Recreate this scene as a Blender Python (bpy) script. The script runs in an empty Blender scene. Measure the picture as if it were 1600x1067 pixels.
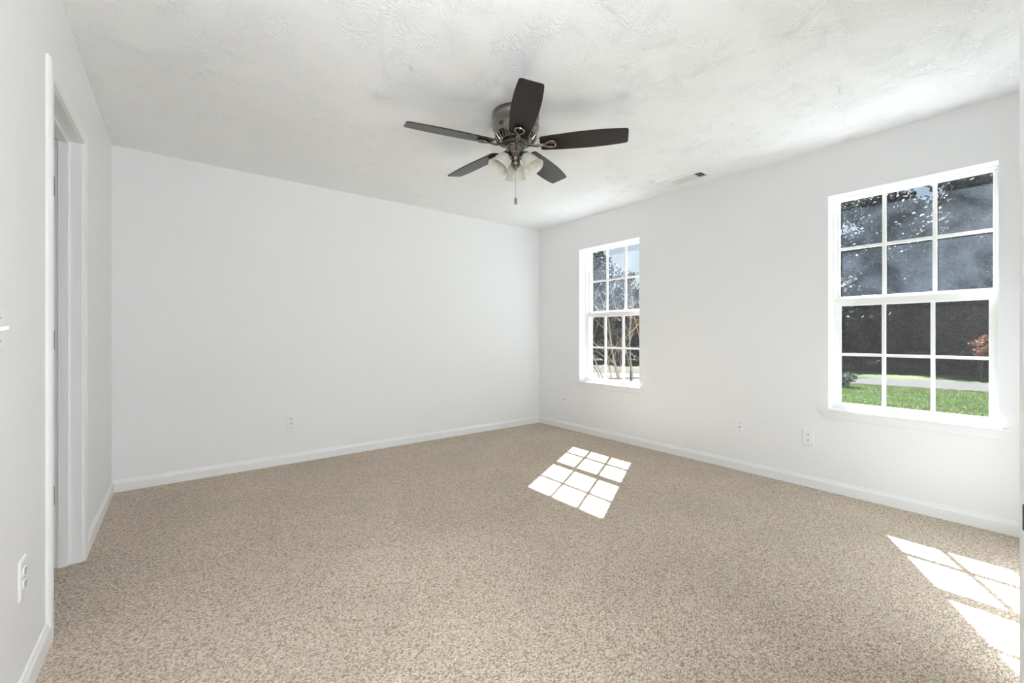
import bpy, bmesh, math, random
import numpy as np
from mathutils import Vector, Matrix

S = bpy.context.scene
COL = S.collection
R = math.radians
rnd = random.Random(7)

# ------------------------------------------------------------------ camera
cam_d = bpy.data.cameras.new('camera')
cam = bpy.data.objects.new('camera', cam_d)
COL.objects.link(cam)
cam.location = (0, 0, 1.10)
cam.rotation_euler = (R(90), 0, R(-37.93))
cam_d.sensor_width = 36
cam_d.lens = 36 * 668 / 1600
cam_d.shift_y = -8.5 / 1600
cam_d.clip_start = 0.02
cam_d.clip_end = 400
S.camera = cam

# ------------------------------------------------------------------ exposure, world, sun
S.view_settings.view_transform = 'Standard'
S.view_settings.look = 'None'
S.view_settings.gamma = 1
S.view_settings.use_curve_mapping = False
S.view_settings.exposure = 0.43
try:
    S.cycles.use_denoising = True
    S.cycles.max_bounces = 16
    S.cycles.diffuse_bounces = 10
    S.cycles.glossy_bounces = 4
    S.cycles.transparent_max_bounces = 24
    S.cycles.transmission_bounces = 8
    S.cycles.sample_clamp_indirect = 8
    S.cycles.caustics_reflective = False
    S.cycles.caustics_refractive = False
except Exception:
    pass

SUN_DIR = Vector((-1, -0.548, -1.133)).normalized()
sun_d = bpy.data.lights.new('sun', 'SUN')
sun_d.energy = 38.0
sun_d.angle = R(0.53)
sun_d.color = (0.87, 0.945, 1.0)
sun = bpy.data.objects.new('sun', sun_d)
COL.objects.link(sun)
sun.location = (20, 12, 24)
sun.rotation_euler = SUN_DIR.to_track_quat('-Z', 'Y').to_euler()

W = bpy.data.worlds.new('world')
S.world = W
W.use_nodes = True
nt = W.node_tree
nt.nodes.clear()
wo = nt.nodes.new('ShaderNodeOutputWorld')
bg = nt.nodes.new('ShaderNodeBackground')
sky = nt.nodes.new('ShaderNodeTexSky')
sky.sky_type = 'NISHITA'
sky.sun_disc = False
sky.sun_elevation = R(45)
sky.sun_rotation = R(61)
sky.air_density = 1.0
sky.dust_density = 1.5
hs = nt.nodes.new('ShaderNodeHueSaturation')
hs.inputs['Saturation'].default_value = 1.25
nt.links.new(sky.outputs[0], hs.inputs['Color'])
nt.links.new(hs.outputs[0], bg.inputs['Color'])
bg.inputs['Strength'].default_value = 0.058
nt.links.new(bg.outputs[0], wo.inputs['Surface'])

def area_light(name, loc, target, size, energy, color=(1, 1, 1), size_y=None, spread=180):
    d = bpy.data.lights.new(name, 'AREA')
    d.energy = energy
    d.color = color
    d.size = size
    if size_y:
        d.shape = 'RECTANGLE'
        d.size_y = size_y
    d.spread = R(spread)
    o = bpy.data.objects.new(name, d)
    COL.objects.link(o)
    o.location = loc
    o.rotation_euler = (Vector(target) - Vector(loc)).to_track_quat('-Z', 'Y').to_euler()
    return o

# added fill light in the hallway, behind the doorway the camera stands in
area_light('hall_fill', (0.25, -0.75, 2.30), (0.25, -0.75, 0), 0.5, 24, (0.93, 0.97, 1.0))
# soft fill added behind the camera to brighten the room
area_light('front_fill', (0.42, -0.25, 1.35), (2.2, 1.9, 2.0), 0.45, 23, (0.91, 0.96, 1.0))
# second added fill, aimed up to bounce off the ceiling above the camera
area_light('ceiling_fill', (0.36, 0.14, 1.80), (0.36, 0.14, 2.44), 0.25, 10, (0.90, 0.96, 1.0))

# ------------------------------------------------------------------ room dimensions
XL, XR = -0.372, 3.63
YF, YB = 0.011, 4.095
H = 2.44
CF = (0.6147, 0.7888)          # camera forward, for working out positions
def ray(px, s):
    t = (px - 800) / 668.0
    return ((CF[0] + CF[1] * t) * s, (CF[1] - CF[0] * t) * s)

# ------------------------------------------------------------------ materials
def new_mat(name):
    m = bpy.data.materials.new(name)
    m.use_nodes = True
    t = m.node_tree
    b = t.nodes['Principled BSDF']
    return m, t, b

def setp(b, color=None, rough=None, metal=None, spec=None, coat=None):
    if color is not None:
        b.inputs['Base Color'].default_value = (*color, 1)
    if rough is not None:
        b.inputs['Roughness'].default_value = rough
    if metal is not None:
        b.inputs['Metallic'].default_value = metal
    if spec is not None:
        b.inputs['Specular IOR Level'].default_value = spec
    if coat is not None:
        b.inputs['Coat Weight'].default_value = coat

def simple(name, color, rough=0.5, metal=0.0, spec=0.5, bump=0.0, scale=60.0, dist=0.001, var=0.0):
    m, t, b = new_mat(name)
    setp(b, color, rough, metal, spec)
    tc = t.nodes.new('ShaderNodeTexCoord')
    n = t.nodes.new('ShaderNodeTexNoise')
    n.inputs['Scale'].default_value = scale
    n.inputs['Detail'].default_value = 3
    t.links.new(tc.outputs['Object'], n.inputs['Vector'])
    if bump > 0:
        bp = t.nodes.new('ShaderNodeBump')
        bp.inputs['Strength'].default_value = bump
        bp.inputs['Distance'].default_value = dist
        t.links.new(n.outputs['Fac'], bp.inputs['Height'])
        t.links.new(bp.outputs['Normal'], b.inputs['Normal'])
    if var > 0:
        r = t.nodes.new('ShaderNodeValToRGB')
        r.color_ramp.elements[0].position = 0.3
        r.color_ramp.elements[1].position = 0.7
        r.color_ramp.elements[0].color = (*[c * (1 - var) for c in color], 1)
        r.color_ramp.elements[1].color = (*[min(1, c * (1 + var)) for c in color], 1)
        t.links.new(n.outputs['Fac'], r.inputs['Fac'])
        t.links.new(r.outputs['Color'], b.inputs['Base Color'])
    return m

M = {}
M['wall'] = simple('wall_paint', (0.835, 0.84, 0.85), 0.62, spec=0.25, bump=0.12, scale=260, dist=0.0006)
M['trim'] = simple('trim_paint', (0.84, 0.845, 0.85), 0.35, spec=0.4, bump=0.04, scale=90, dist=0.0006)
M['vinyl'] = simple('window_vinyl', (0.84, 0.84, 0.82), 0.35, spec=0.4, bump=0.03, scale=50)
M['plate'] = simple('plate_plastic', (0.84, 0.84, 0.84), 0.3, spec=0.5)
M['slot'] = simple('slot_dark', (0.03, 0.03, 0.03), 0.6)
M['screw'] = simple('screw_metal', (0.55, 0.55, 0.54), 0.35, metal=0.7)
M['nickel'] = simple('brushed_nickel', (0.25, 0.228, 0.205), 0.24, metal=1.0, bump=0.05, scale=300, dist=0.0004)
M['hinge'] = simple('hinge_metal', (0.12, 0.115, 0.11), 0.4, metal=0.8)
M['vent'] = simple('vent_enamel', (0.80, 0.80, 0.80), 0.4)
M['duct'] = simple('duct_dark', (0.02, 0.018, 0.015), 0.8)
M['chain'] = simple('chain_metal', (0.28, 0.27, 0.26), 0.35, metal=0.8)
M['concrete'] = simple('pale_concrete', (0.15, 0.137, 0.128), 0.95, spec=0.05, bump=0.3, scale=14, dist=0.01, var=0.12)
M['bounce_slab'] = simple('bounce_slab_concrete', (0.46, 0.45, 0.44), 0.9, spec=0.1, bump=0.3, scale=20, dist=0.01, var=0.1)
M['asphalt'] = simple('grey_asphalt', (0.076, 0.067, 0.062), 0.95, spec=0.05, bump=0.3, scale=20, dist=0.01, var=0.12)
M['mulch'] = simple('leaf_mulch', (0.085, 0.055, 0.035), 0.95, bump=0.6, scale=25, dist=0.02, var=0.4)
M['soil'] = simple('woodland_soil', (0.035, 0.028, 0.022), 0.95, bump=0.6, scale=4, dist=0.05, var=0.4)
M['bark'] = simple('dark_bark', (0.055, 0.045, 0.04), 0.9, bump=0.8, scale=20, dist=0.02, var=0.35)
M['twig'] = simple('pale_bare_twig', (0.27, 0.21, 0.155), 0.8, bump=0.3, scale=60, dist=0.002, var=0.25)

def ceiling_mat():
    m, t, b = new_mat('stomped_ceiling_texture')
    setp(b, (0.865, 0.87, 0.875), 0.8, spec=0.15)
    L, N = t.links, t.nodes
    tc = N.new('ShaderNodeTexCoord')
    vo = N.new('ShaderNodeTexVoronoi')
    vo.inputs['Scale'].default_value = 6.2
    vo.inputs['Randomness'].default_value = 0.9
    L.new(tc.outputs['Object'], vo.inputs['Vector'])
    wn = N.new('ShaderNodeTexNoise'); wn.inputs['Scale'].default_value = 14; wn.inputs['Detail'].default_value = 2
    L.new(tc.outputs['Object'], wn.inputs['Vector'])
    jit = N.new('ShaderNodeVectorMath'); jit.operation = 'MULTIPLY_ADD'
    L.new(wn.outputs['Color'], jit.inputs[0]); jit.inputs[1].default_value = (0.05, 0.05, 0.0)
    L.new(tc.outputs['Object'], jit.inputs[2])
    loc = N.new('ShaderNodeVectorMath'); loc.operation = 'SUBTRACT'
    L.new(jit.outputs[0], loc.inputs[0]); L.new(vo.outputs['Position'], loc.inputs[1])
    sp = N.new('ShaderNodeSeparateXYZ'); L.new(loc.outputs[0], sp.inputs[0])
    at = N.new('ShaderNodeMath'); at.operation = 'ARCTAN2'
    L.new(sp.outputs['Y'], at.inputs[0]); L.new(sp.outputs['X'], at.inputs[1])
    ak = N.new('ShaderNodeMath'); ak.operation = 'MULTIPLY'; ak.inputs[1].default_value = 8.5
    L.new(at.outputs[0], ak.inputs[0])
    rk = N.new('ShaderNodeMath'); rk.operation = 'MULTIPLY'; rk.inputs[1].default_value = 26
    L.new(vo.outputs['Distance'], rk.inputs[0])
    rs = N.new('ShaderNodeMath'); rs.operation = 'MULTIPLY'; rs.inputs[1].default_value = 0.34
    L.new(rk.outputs[0], rs.inputs[0])
    sc0 = N.new('ShaderNodeSeparateColor'); L.new(vo.outputs['Color'], sc0.inputs[0])
    ck = N.new('ShaderNodeMath'); ck.operation = 'MULTIPLY'; ck.inputs[1].default_value = 60
    L.new(sc0.outputs[0], ck.inputs[0])
    cb = N.new('ShaderNodeCombineXYZ')
    L.new(ak.outputs[0], cb.inputs[0]); L.new(rs.outputs[0], cb.inputs[1]); L.new(ck.outputs[0], cb.inputs[2])
    st = N.new('ShaderNodeTexNoise'); st.inputs['Scale'].default_value = 1.0; st.inputs['Detail'].default_value = 2.0
    st.inputs['Distortion'].default_value = 0.3
    L.new(cb.outputs[0], st.inputs['Vector'])
    rr = N.new('ShaderNodeValToRGB')
    rr.color_ramp.elements[0].position = 0.47; rr.color_ramp.elements[1].position = 0.62
    L.new(st.outputs['Fac'], rr.inputs['Fac'])
    # patches where the strokes fade away
    pn = N.new('ShaderNodeTexNoise'); pn.inputs['Scale'].default_value = 5; pn.inputs['Detail'].default_value = 2
    L.new(tc.outputs['Object'], pn.inputs['Vector'])
    pr = N.new('ShaderNodeValToRGB'); pr.color_ramp.elements[0].position = 0.34; pr.color_ramp.elements[1].position = 0.6
    L.new(pn.outputs['Fac'], pr.inputs['Fac'])
    mu = N.new('ShaderNodeMath'); mu.operation = 'MULTIPLY'
    L.new(rr.outputs['Color'], mu.inputs[0]); L.new(pr.outputs['Color'], mu.inputs[1])
    fn = N.new('ShaderNodeTexNoise'); fn.inputs['Scale'].default_value = 70; fn.inputs['Detail'].default_value = 3
    L.new(tc.outputs['Object'], fn.inputs['Vector'])
    ad = N.new('ShaderNodeMath'); ad.operation = 'MULTIPLY_ADD'; ad.inputs[1].default_value = 0.45
    L.new(fn.outputs['Fac'], ad.inputs[0]); L.new(mu.outputs[0], ad.inputs[2])
    bp = N.new('ShaderNodeBump'); bp.inputs['Strength'].default_value = 0.62; bp.inputs['Distance'].default_value = 0.0038
    L.new(ad.outputs[0], bp.inputs['Height']); L.new(bp.outputs[0], b.inputs['Normal'])
    return m
M['ceiling'] = ceiling_mat()

def carpet_mat():
    m, t, b = new_mat('tan_twist_carpet')
    setp(b, (0.42, 0.33, 0.25), 0.95, spec=0.1)
    b.inputs['Sheen Weight'].default_value = 0.12
    L, N = t.links, t.nodes
    tc = N.new('ShaderNodeTexCoord')
    wn = N.new('ShaderNodeTexNoise'); wn.inputs['Scale'].default_value = 45; wn.inputs['Detail'].default_value = 2
    L.new(tc.outputs['Object'], wn.inputs['Vector'])
    ds = N.new('ShaderNodeVectorMath'); ds.operation = 'MULTIPLY_ADD'
    ds.inputs[1].default_value = (0.02, 0.02, 0)
    L.new(wn.outputs['Color'], ds.inputs[0]); L.new(tc.outputs['Object'], ds.inputs[2])
    mp = N.new('ShaderNodeMapping'); mp.inputs['Scale'].default_value = (1.0, 1.5, 1); mp.inputs['Rotation'].default_value = (0, 0, 0.5)
    L.new(ds.outputs[0], mp.inputs['Vector'])
    vo = N.new('ShaderNodeTexVoronoi'); vo.inputs['Scale'].default_value = 135
    L.new(mp.outputs[0], vo.inputs['Vector'])
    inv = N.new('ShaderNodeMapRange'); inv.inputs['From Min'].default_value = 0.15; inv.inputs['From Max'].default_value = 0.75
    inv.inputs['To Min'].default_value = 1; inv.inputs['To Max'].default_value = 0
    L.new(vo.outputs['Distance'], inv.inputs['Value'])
    # shade in the gaps between the tufts, painted into the colour
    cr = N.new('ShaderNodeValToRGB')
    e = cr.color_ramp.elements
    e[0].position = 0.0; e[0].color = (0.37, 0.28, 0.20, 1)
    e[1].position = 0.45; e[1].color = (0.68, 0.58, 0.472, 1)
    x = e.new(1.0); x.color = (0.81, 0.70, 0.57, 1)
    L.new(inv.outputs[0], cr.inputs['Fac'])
    # each tuft slightly different
    sc = N.new('ShaderNodeSeparateColor'); L.new(vo.outputs['Color'], sc.inputs[0])
    mr = N.new('ShaderNodeMapRange'); mr.inputs['To Min'].default_value = 0.82; mr.inputs['To Max'].default_value = 1.12
    L.new(sc.outputs[0], mr.inputs['Value'])
    # broad pile direction marks left by the vacuum
    bn = N.new('ShaderNodeTexNoise'); bn.inputs['Scale'].default_value = 1.6; bn.inputs['Detail'].default_value = 3
    bn.inputs['Distortion'].default_value = 0.8
    L.new(tc.outputs['Object'], bn.inputs['Vector'])
    br = N.new('ShaderNodeMapRange'); br.inputs['From Min'].default_value = 0.3; br.inputs['From Max'].default_value = 0.7
    br.inputs['To Min'].default_value = 0.93; br.inputs['To Max'].default_value = 1.05
    L.new(bn.outputs['Fac'], br.inputs['Value'])
    m1 = N.new('ShaderNodeMath'); m1.operation = 'MULTIPLY'
    L.new(mr.outputs[0], m1.inputs[0]); L.new(br.outputs[0], m1.inputs[1])
    vm = N.new('ShaderNodeVectorMath'); vm.operation = 'SCALE'
    L.new(cr.outputs['Color'], vm.inputs[0]); L.new(m1.outputs[0], vm.inputs['Scale'])
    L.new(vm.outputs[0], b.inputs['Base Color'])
    bp = N.new('ShaderNodeBump'); bp.inputs['Strength'].default_value = 0.9; bp.inputs['Distance'].default_value = 0.004
    L.new(inv.outputs[0], bp.inputs['Height']); L.new(bp.outputs[0], b.inputs['Normal'])
    return m
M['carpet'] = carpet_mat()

def blade_mat():
    m, t, b = new_mat('espresso_wood')
    setp(b, (0.02, 0.012, 0.009), 0.30, spec=0.26)
    L, N = t.links, t.nodes
    tc = N.new('ShaderNodeTexCoord')
    mp = N.new('ShaderNodeMapping'); mp.inputs['Scale'].default_value = (3, 90, 90)
    L.new(tc.outputs['Object'], mp.inputs['Vector'])
    n = N.new('ShaderNodeTexNoise'); n.inputs['Scale'].default_value = 1; n.inputs['Detail'].default_value = 4
    L.new(mp.outputs[0], n.inputs['Vector'])
    r = N.new('ShaderNodeValToRGB')
    r.color_ramp.elements[0].position = 0.35; r.color_ramp.elements[0].color = (0.008, 0.005, 0.004, 1)
    r.color_ramp.elements[1].position = 0.65; r.color_ramp.elements[1].color = (0.020, 0.012, 0.010, 1)
    L.new(n.outputs['Fac'], r.inputs['Fac']); L.new(r.outputs[0], b.inputs['Base Color'])
    return m
M['blade'] = blade_mat()

def frosted_mat():
    m, t, b = new_mat('frosted_alabaster_glass')
    setp(b, (0.86, 0.85, 0.80), 0.25, spec=0.5)
    L, N = t.links, t.nodes
    tr = N.new('ShaderNodeBsdfTranslucent'); tr.inputs['Color'].default_value = (0.85, 0.84, 0.79, 1)
    tc = N.new('ShaderNodeTexCoord')
    n = N.new('ShaderNodeTexNoise'); n.inputs['Scale'].default_value = 22; n.inputs['Detail'].default_value = 4; n.inputs['Distortion'].default_value = 1.5
    L.new(tc.outputs['Object'], n.inputs['Vector'])
    r = N.new('ShaderNodeValToRGB')
    r.color_ramp.elements[0].position = 0.35; r.color_ramp.elements[0].color = (0.74, 0.73, 0.67, 1)
    r.color_ramp.elements[1].position = 0.65; r.color_ramp.elements[1].color = (0.90, 0.90, 0.86, 1)
    L.new(n.outputs['Fac'], r.inputs['Fac']); L.new(r.outputs[0], b.inputs['Base Color'])
    mx = N.new('ShaderNodeMixShader'); mx.inputs[0].default_value = 0.4
    L.new(b.outputs[0], mx.inputs[1]); L.new(tr.outputs[0], mx.inputs[2])
    L.new(mx.outputs[0], N['Material Output'].inputs['Surface'])
    return m
M['frosted'] = frosted_mat()

def glass_mat(name, dirt_lo, dirt_hi, dirt_col, scale):
    """clear pane with a film of dust; the film scatters whatever light falls on it"""
    m, t, b = new_mat(name)
    L, N = t.links, t.nodes
    N.remove(b)
    tp = N.new('ShaderNodeBsdfTransparent'); tp.inputs[0].default_value = (0.97, 0.98, 0.98, 1)
    tl = N.new('ShaderNodeBsdfTranslucent'); tl.inputs[0].default_value = (*dirt_col, 1)
    gl = N.new('ShaderNodeBsdfGlossy'); gl.inputs['Roughness'].default_value = 0.02
    tc = N.new('ShaderNodeTexCoord')
    n = N.new('ShaderNodeTexNoise'); n.inputs['Scale'].default_value = scale; n.inputs['Detail'].default_value = 8; n.inputs['Distortion'].default_value = 1.2
    L.new(tc.outputs['Object'], n.inputs['Vector'])
    mr = N.new('ShaderNodeMapRange'); mr.inputs['From Min'].default_value = 0.3; mr.inputs['From Max'].default_value = 0.7
    mr.inputs['To Min'].default_value = dirt_lo; mr.inputs['To Max'].default_value = dirt_hi
    L.new(n.outputs['Fac'], mr.inputs['Value'])
    mx = N.new('ShaderNodeMixShader')
    L.new(mr.outputs[0], mx.inputs[0]); L.new(tp.outputs[0], mx.inputs[1]); L.new(tl.outputs[0], mx.inputs[2])
    mx2 = N.new('ShaderNodeMixShader')
    mx2.inputs[0].default_value = 0.03; L.new(mx.outputs[0], mx2.inputs[1]); L.new(gl.outputs[0], mx2.inputs[2])
    L.new(mx2.outputs[0], N['Material Output'].inputs['Surface'])
    return m
M['glass_dusty'] = glass_mat('dusty_glass', 0.002, 0.018, (0.75, 0.85, 1.0), 3.5)
M['glass_clear'] = glass_mat('clear_glass', 0.0005, 0.002, (0.9, 0.9, 0.9), 5)

def screen_mat():
    m, t, b = new_mat('insect_screen_mesh')
    L, N = t.links, t.nodes
    N.remove(b)
    tp = N.new('ShaderNodeBsdfTransparent')
    tl = N.new('ShaderNodeBsdfTranslucent'); tl.inputs[0].default_value = (0.020, 0.018, 0.018, 1)
    df = N.new('ShaderNodeBsdfDiffuse'); df.inputs[0].default_value = (0.02, 0.018, 0.018, 1)
    ad = N.new('ShaderNodeMixShader'); ad.inputs[0].default_value = 0.5
    L.new(tl.outputs[0], ad.inputs[1]); L.new(df.outputs[0], ad.inputs[2])
    tc = N.new('ShaderNodeTexCoord')
    n = N.new('ShaderNodeTexNoise'); n.inputs['Scale'].default_value = 14; n.inputs['Detail'].default_value = 5
    L.new(tc.outputs['Object'], n.inputs['Vector'])
    mr = N.new('ShaderNodeMapRange'); mr.inputs['From Min'].default_value = 0.3; mr.inputs['From Max'].default_value = 0.7
    mr.inputs['To Min'].default_value = 0.10; mr.inputs['To Max'].default_value = 0.15
    L.new(n.outputs['Fac'], mr.inputs['Value'])
    mx = N.new('ShaderNodeMixShader')
    L.new(mr.outputs[0], mx.inputs[0]); L.new(tp.outputs[0], mx.inputs[1]); L.new(ad.outputs[0], mx.inputs[2])
    L.new(mx.outputs[0], N['Material Output'].inputs['Surface'])
    return m
M['screen'] = screen_mat()

def leaf_mat(name, c0, c1, trans=0.3):
    m, t, b = new_mat(name)
    L, N = t.links, t.nodes
    setp(b, c0, 0.6, spec=0.2)
    tc = N.new('ShaderNodeTexCoord')
    n = N.new('ShaderNodeTexNoise'); n.inputs['Scale'].default_value = 1.7; n.inputs['Detail'].default_value = 4
    L.new(tc.outputs['Object'], n.inputs['Vector'])
    r = N.new('ShaderNodeValToRGB')
    r.color_ramp.elements[0].position = 0.35; r.color_ramp.elements[0].color = (*c0, 1)
    r.color_ramp.elements[1].position = 0.65; r.color_ramp.elements[1].color = (*c1, 1)
    L.new(n.outputs['Fac'], r.inputs['Fac']); L.new(r.outputs[0], b.inputs['Base Color'])
    tl = N.new('ShaderNodeBsdfTranslucent'); L.new(r.outputs[0], tl.inputs[0])
    mx = N.new('ShaderNodeMixShader'); mx.inputs[0].default_value = trans
    L.new(b.outputs[0], mx.inputs[1]); L.new(tl.outputs[0], mx.inputs[2])
    L.new(mx.outputs[0], N['Material Output'].inputs['Surface'])
    return m
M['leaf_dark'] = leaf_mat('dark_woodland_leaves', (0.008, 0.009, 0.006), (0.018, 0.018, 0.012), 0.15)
M['leaf_brown'] = leaf_mat('brown_autumn_leaves', (0.08, 0.040, 0.018), (0.15, 0.075, 0.03), 0.25)
M['leaf_rust'] = leaf_mat('rust_autumn_leaves', (0.16, 0.055, 0.022), (0.30, 0.13, 0.06), 0.35)
M['leaf_grey'] = leaf_mat('grey_green_leaves', (0.05, 0.06, 0.045), (0.08, 0.095, 0.065), 0.3)
M['blade_grass'] = leaf_mat('grass_blades', (0.060, 0.105, 0.020), (0.110, 0.155, 0.045), 0.4)

def lawn_mat():
    m, t, b = new_mat('autumn_lawn')
    setp(b, (0.08, 0.12, 0.03), 0.95, spec=0.1)
    L, N = t.links, t.nodes
    tc = N.new('ShaderNodeTexCoord')
    n = N.new('ShaderNodeTexNoise'); n.inputs['Scale'].default_value = 0.5; n.inputs['Detail'].default_value = 6
    L.new(tc.outputs['Object'], n.inputs['Vector'])
    f = N.new('ShaderNodeTexNoise'); f.inputs['Scale'].default_value = 14; f.inputs['Detail'].default_value = 6
    L.new(tc.outputs['Object'], f.inputs['Vector'])
    a = N.new('ShaderNodeMath'); a.operation = 'MULTIPLY_ADD'; a.inputs[1].default_value = 0.8
    L.new(f.outputs['Fac'], a.inputs[0]); L.new(n.outputs['Fac'], a.inputs[2])
    r = N.new('ShaderNodeValToRGB')
    e = r.color_ramp.elements
    e[0].position = 0.65; e[0].color = (0.040, 0.092, 0.018, 1)
    e[1].position = 1.15; e[1].color = (0.12, 0.09, 0.045, 1)
    x = e.new(0.9); x.color = (0.092, 0.125, 0.032, 1)
    L.new(a.outputs[0], r.inputs['Fac']); L.new(r.outputs[0], b.inputs['Base Color'])
    bp = N.new('ShaderNodeBump'); bp.inputs['Strength'].default_value = 0.6; bp.inputs['Distance'].default_value = 0.03
    L.new(f.outputs['Fac'], bp.inputs['Height']); L.new(bp.outputs[0], b.inputs['Normal'])
    return m
M['lawn'] = lawn_mat()

# ------------------------------------------------------------------ mesh helpers
def obj(name, bm, mat, parent=None, smooth=False, loc=None, rot=None, bevel=0.0, auto=None):
    me = bpy.data.meshes.new(name)
    if bevel > 0:
        bmesh.ops.bevel(bm, geom=[e for e in bm.edges if e.calc_face_angle(0) > 0.5], offset=bevel, segments=2,
                        profile=0.6, affect='EDGES', clamp_overlap=True)
    bm.normal_update()
    if smooth:
        for f in bm.faces:
            f.smooth = True
        for e in bm.edges:
            if e.calc_face_angle(0) > R(auto or 40):
                e.smooth = False
    bm.to_mesh(me)
    bm.free()
    me.materials.append(M[mat])
    o = bpy.data.objects.new(name, me)
    COL.objects.link(o)
    if parent:
        o.parent = parent
    if loc is not None:
        o.location = loc
    if rot is not None:
        o.rotation_euler = rot
    return o

def thing(name, label=None, cat=None, loc=(0, 0, 0), rotz=0, group=None, kind=None):
    o = bpy.data.objects.new(name, None)
    o.empty_display_size = 0.1
    COL.objects.link(o)
    o.location = loc
    o.rotation_euler = (0, 0, rotz)
    tag(o, label, cat, group, kind)
    return o

def tag(o, label=None, cat=None, group=None, kind=None):
    if label: o['label'] = label
    if cat: o['category'] = cat
    if group: o['group'] = group
    if kind: o['kind'] = kind
    return o

def box(bm, x0, x1, y0, y1, z0, z1):
    v = [bm.verts.new(p) for p in ((x0, y0, z0), (x1, y0, z0), (x1, y1, z0), (x0, y1, z0),
                                   (x0, y0, z1), (x1, y0, z1), (x1, y1, z1), (x0, y1, z1))]
    for f in ((3, 2, 1, 0), (4, 5, 6, 7), (0, 1, 5, 4), (1, 2, 6, 5), (2, 3, 7, 6), (3, 0, 4, 7)):
        bm.faces.new([v[i] for i in f])
    return v

def boxm(*a):
    bm = bmesh.new()
    box(bm, *a)
    return bm

def prism(bm, prof, frame, length):
    """closed profile of (a, b) points swept along; frame(a, b, t) -> point"""
    rings = [[bm.verts.new(frame(a, b, t)) for a, b in prof] for t in length]
    n = len(prof)
    for r0, r1 in zip(rings, rings[1:]):
        for i in range(n):
            bm.faces.new((r0[i], r0[(i + 1) % n], r1[(i + 1) % n], r1[i]))
    bm.faces.new(rings[0][::-1])
    bm.faces.new(rings[-1])
    bmesh.ops.recalc_face_normals(bm, faces=bm.faces[:])

def lathe(bm, prof, seg=48, mat=Matrix.Identity(4), close=False):
    """prof: list of (r, z); closed loop when close"""
    rings = []
    for r, z in prof:
        if r < 1e-6:
            rings.append([bm.verts.new(mat @ Vector((0, 0, z)))])
        else:
            rings.append([bm.verts.new(mat @ Vector((r * math.cos(2 * math.pi * i / seg), r * math.sin(2 * math.pi * i / seg), z))) for i in range(seg)])
    pairs = list(zip(rings, rings[1:]))
    if close:
        pairs.append((rings[-1], rings[0]))
    for a, b in pairs:
        for i in range(seg):
            j = (i + 1) % seg
            if len(a) == 1 and len(b) == 1:
                continue
            if len(a) == 1:
                bm.faces.new((a[0], b[i], b[j]))
            elif len(b) == 1:
                bm.faces.new((a[i], b[0], a[j]))
            else:
                bm.faces.new((a[i], b[i], b[j], a[j]))
    bmesh.ops.recalc_face_normals(bm, faces=bm.faces[:])

def tube(bm, pts, rad, seg=8, closed=False, flat=1.0):
    pts = [Vector(p) for p in pts]
    n = len(pts)
    rads = rad if isinstance(rad, (list, tuple)) else [rad] * n
    rings = []
    up = Vector((0, 0, 1))
    for i, p in enumerate(pts):
        if closed:
            d = pts[(i + 1) % n] - pts[i - 1]
        else:
            d = pts[min(i + 1, n - 1)] - pts[max(i - 1, 0)]
        d.normalize()
        a = d.cross(up)
        if a.length < 1e-3:
            a = d.cross(Vector((1, 0, 0)))
        a.normalize()
        b = a.cross(d).normalized()
        rings.append([bm.verts.new(p + (a * math.cos(2 * math.pi * k / seg) + b * flat * math.sin(2 * math.pi * k / seg)) * rads[i]) for k in range(seg)])
    rng = range(n) if closed else range(n - 1)
    for i in rng:
        r0, r1 = rings[i], rings[(i + 1) % n]
        for k in range(seg):
            bm.faces.new((r0[k], r0[(k + 1) % seg], r1[(k + 1) % seg], r1[k]))
    if not closed:
        bm.faces.new(rings[0][::-1])
        bm.faces.new(rings[-1])
    bmesh.ops.recalc_face_normals(bm, faces=bm.faces[:])

def wall_holes(u0, u1, z0, z1, d0, d1, holes, frame):
    """a slab with rectangular holes. u along the wall, d depth; frame(u, d, z) -> point. holes: (ua, ub, za, zb)"""
    bm = bmesh.new()
    us = sorted({u0, u1, *[h[0] for h in holes], *[h[1] for h in holes]})
    zs = sorted({z0, z1, *[h[2] for h in holes], *[h[3] for h in holes]})
    us = [u for u in us if u0 <= u <= u1]; zs = [z for z in zs if z0 <= z <= z1]
    V = {}
    def v(u, d, z):
        k = (u, d, z)
        if k not in V:
            V[k] = bm.verts.new(frame(u, d, z))
        return V[k]
    def solid(i, j):
        if i < 0 or j < 0 or i >= len(us) - 1 or j >= len(zs) - 1:
            return False
        uc, zc = (us[i] + us[i + 1]) / 2, (zs[j] + zs[j + 1]) / 2
        return not any(h[0] < uc < h[1] and h[2] < zc < h[3] for h in holes)
    for i in range(len(us) - 1):
        for j in range(len(zs) - 1):
            if not solid(i, j):
                continue
            a, b, c, d = us[i], us[i + 1], zs[j], zs[j + 1]
            for dd in (d0, d1):
                bm.faces.new((v(a, dd, c), v(b, dd, c), v(b, dd, d), v(a, dd, d)))
            if not solid(i - 1, j): bm.faces.new((v(a, d0, c), v(a, d1, c), v(a, d1, d), v(a, d0, d)))
            if not solid(i + 1, j): bm.faces.new((v(b, d0, c), v(b, d1, c), v(b, d1, d), v(b, d0, d)))
            if not solid(i, j - 1): bm.faces.new((v(a, d0, c), v(a, d1, c), v(b, d1, c), v(b, d0, c)))
            if not solid(i, j + 1): bm.faces.new((v(a, d0, d), v(a, d1, d), v(b, d1, d), v(b, d0, d)))
    bmesh.ops.recalc_face_normals(bm, faces=bm.faces[:])
    return bm

def struct(name, bm, mat, **k):
    o = obj(name, bm, mat, **k)
    o['kind'] = 'structure'
    return o

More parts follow.
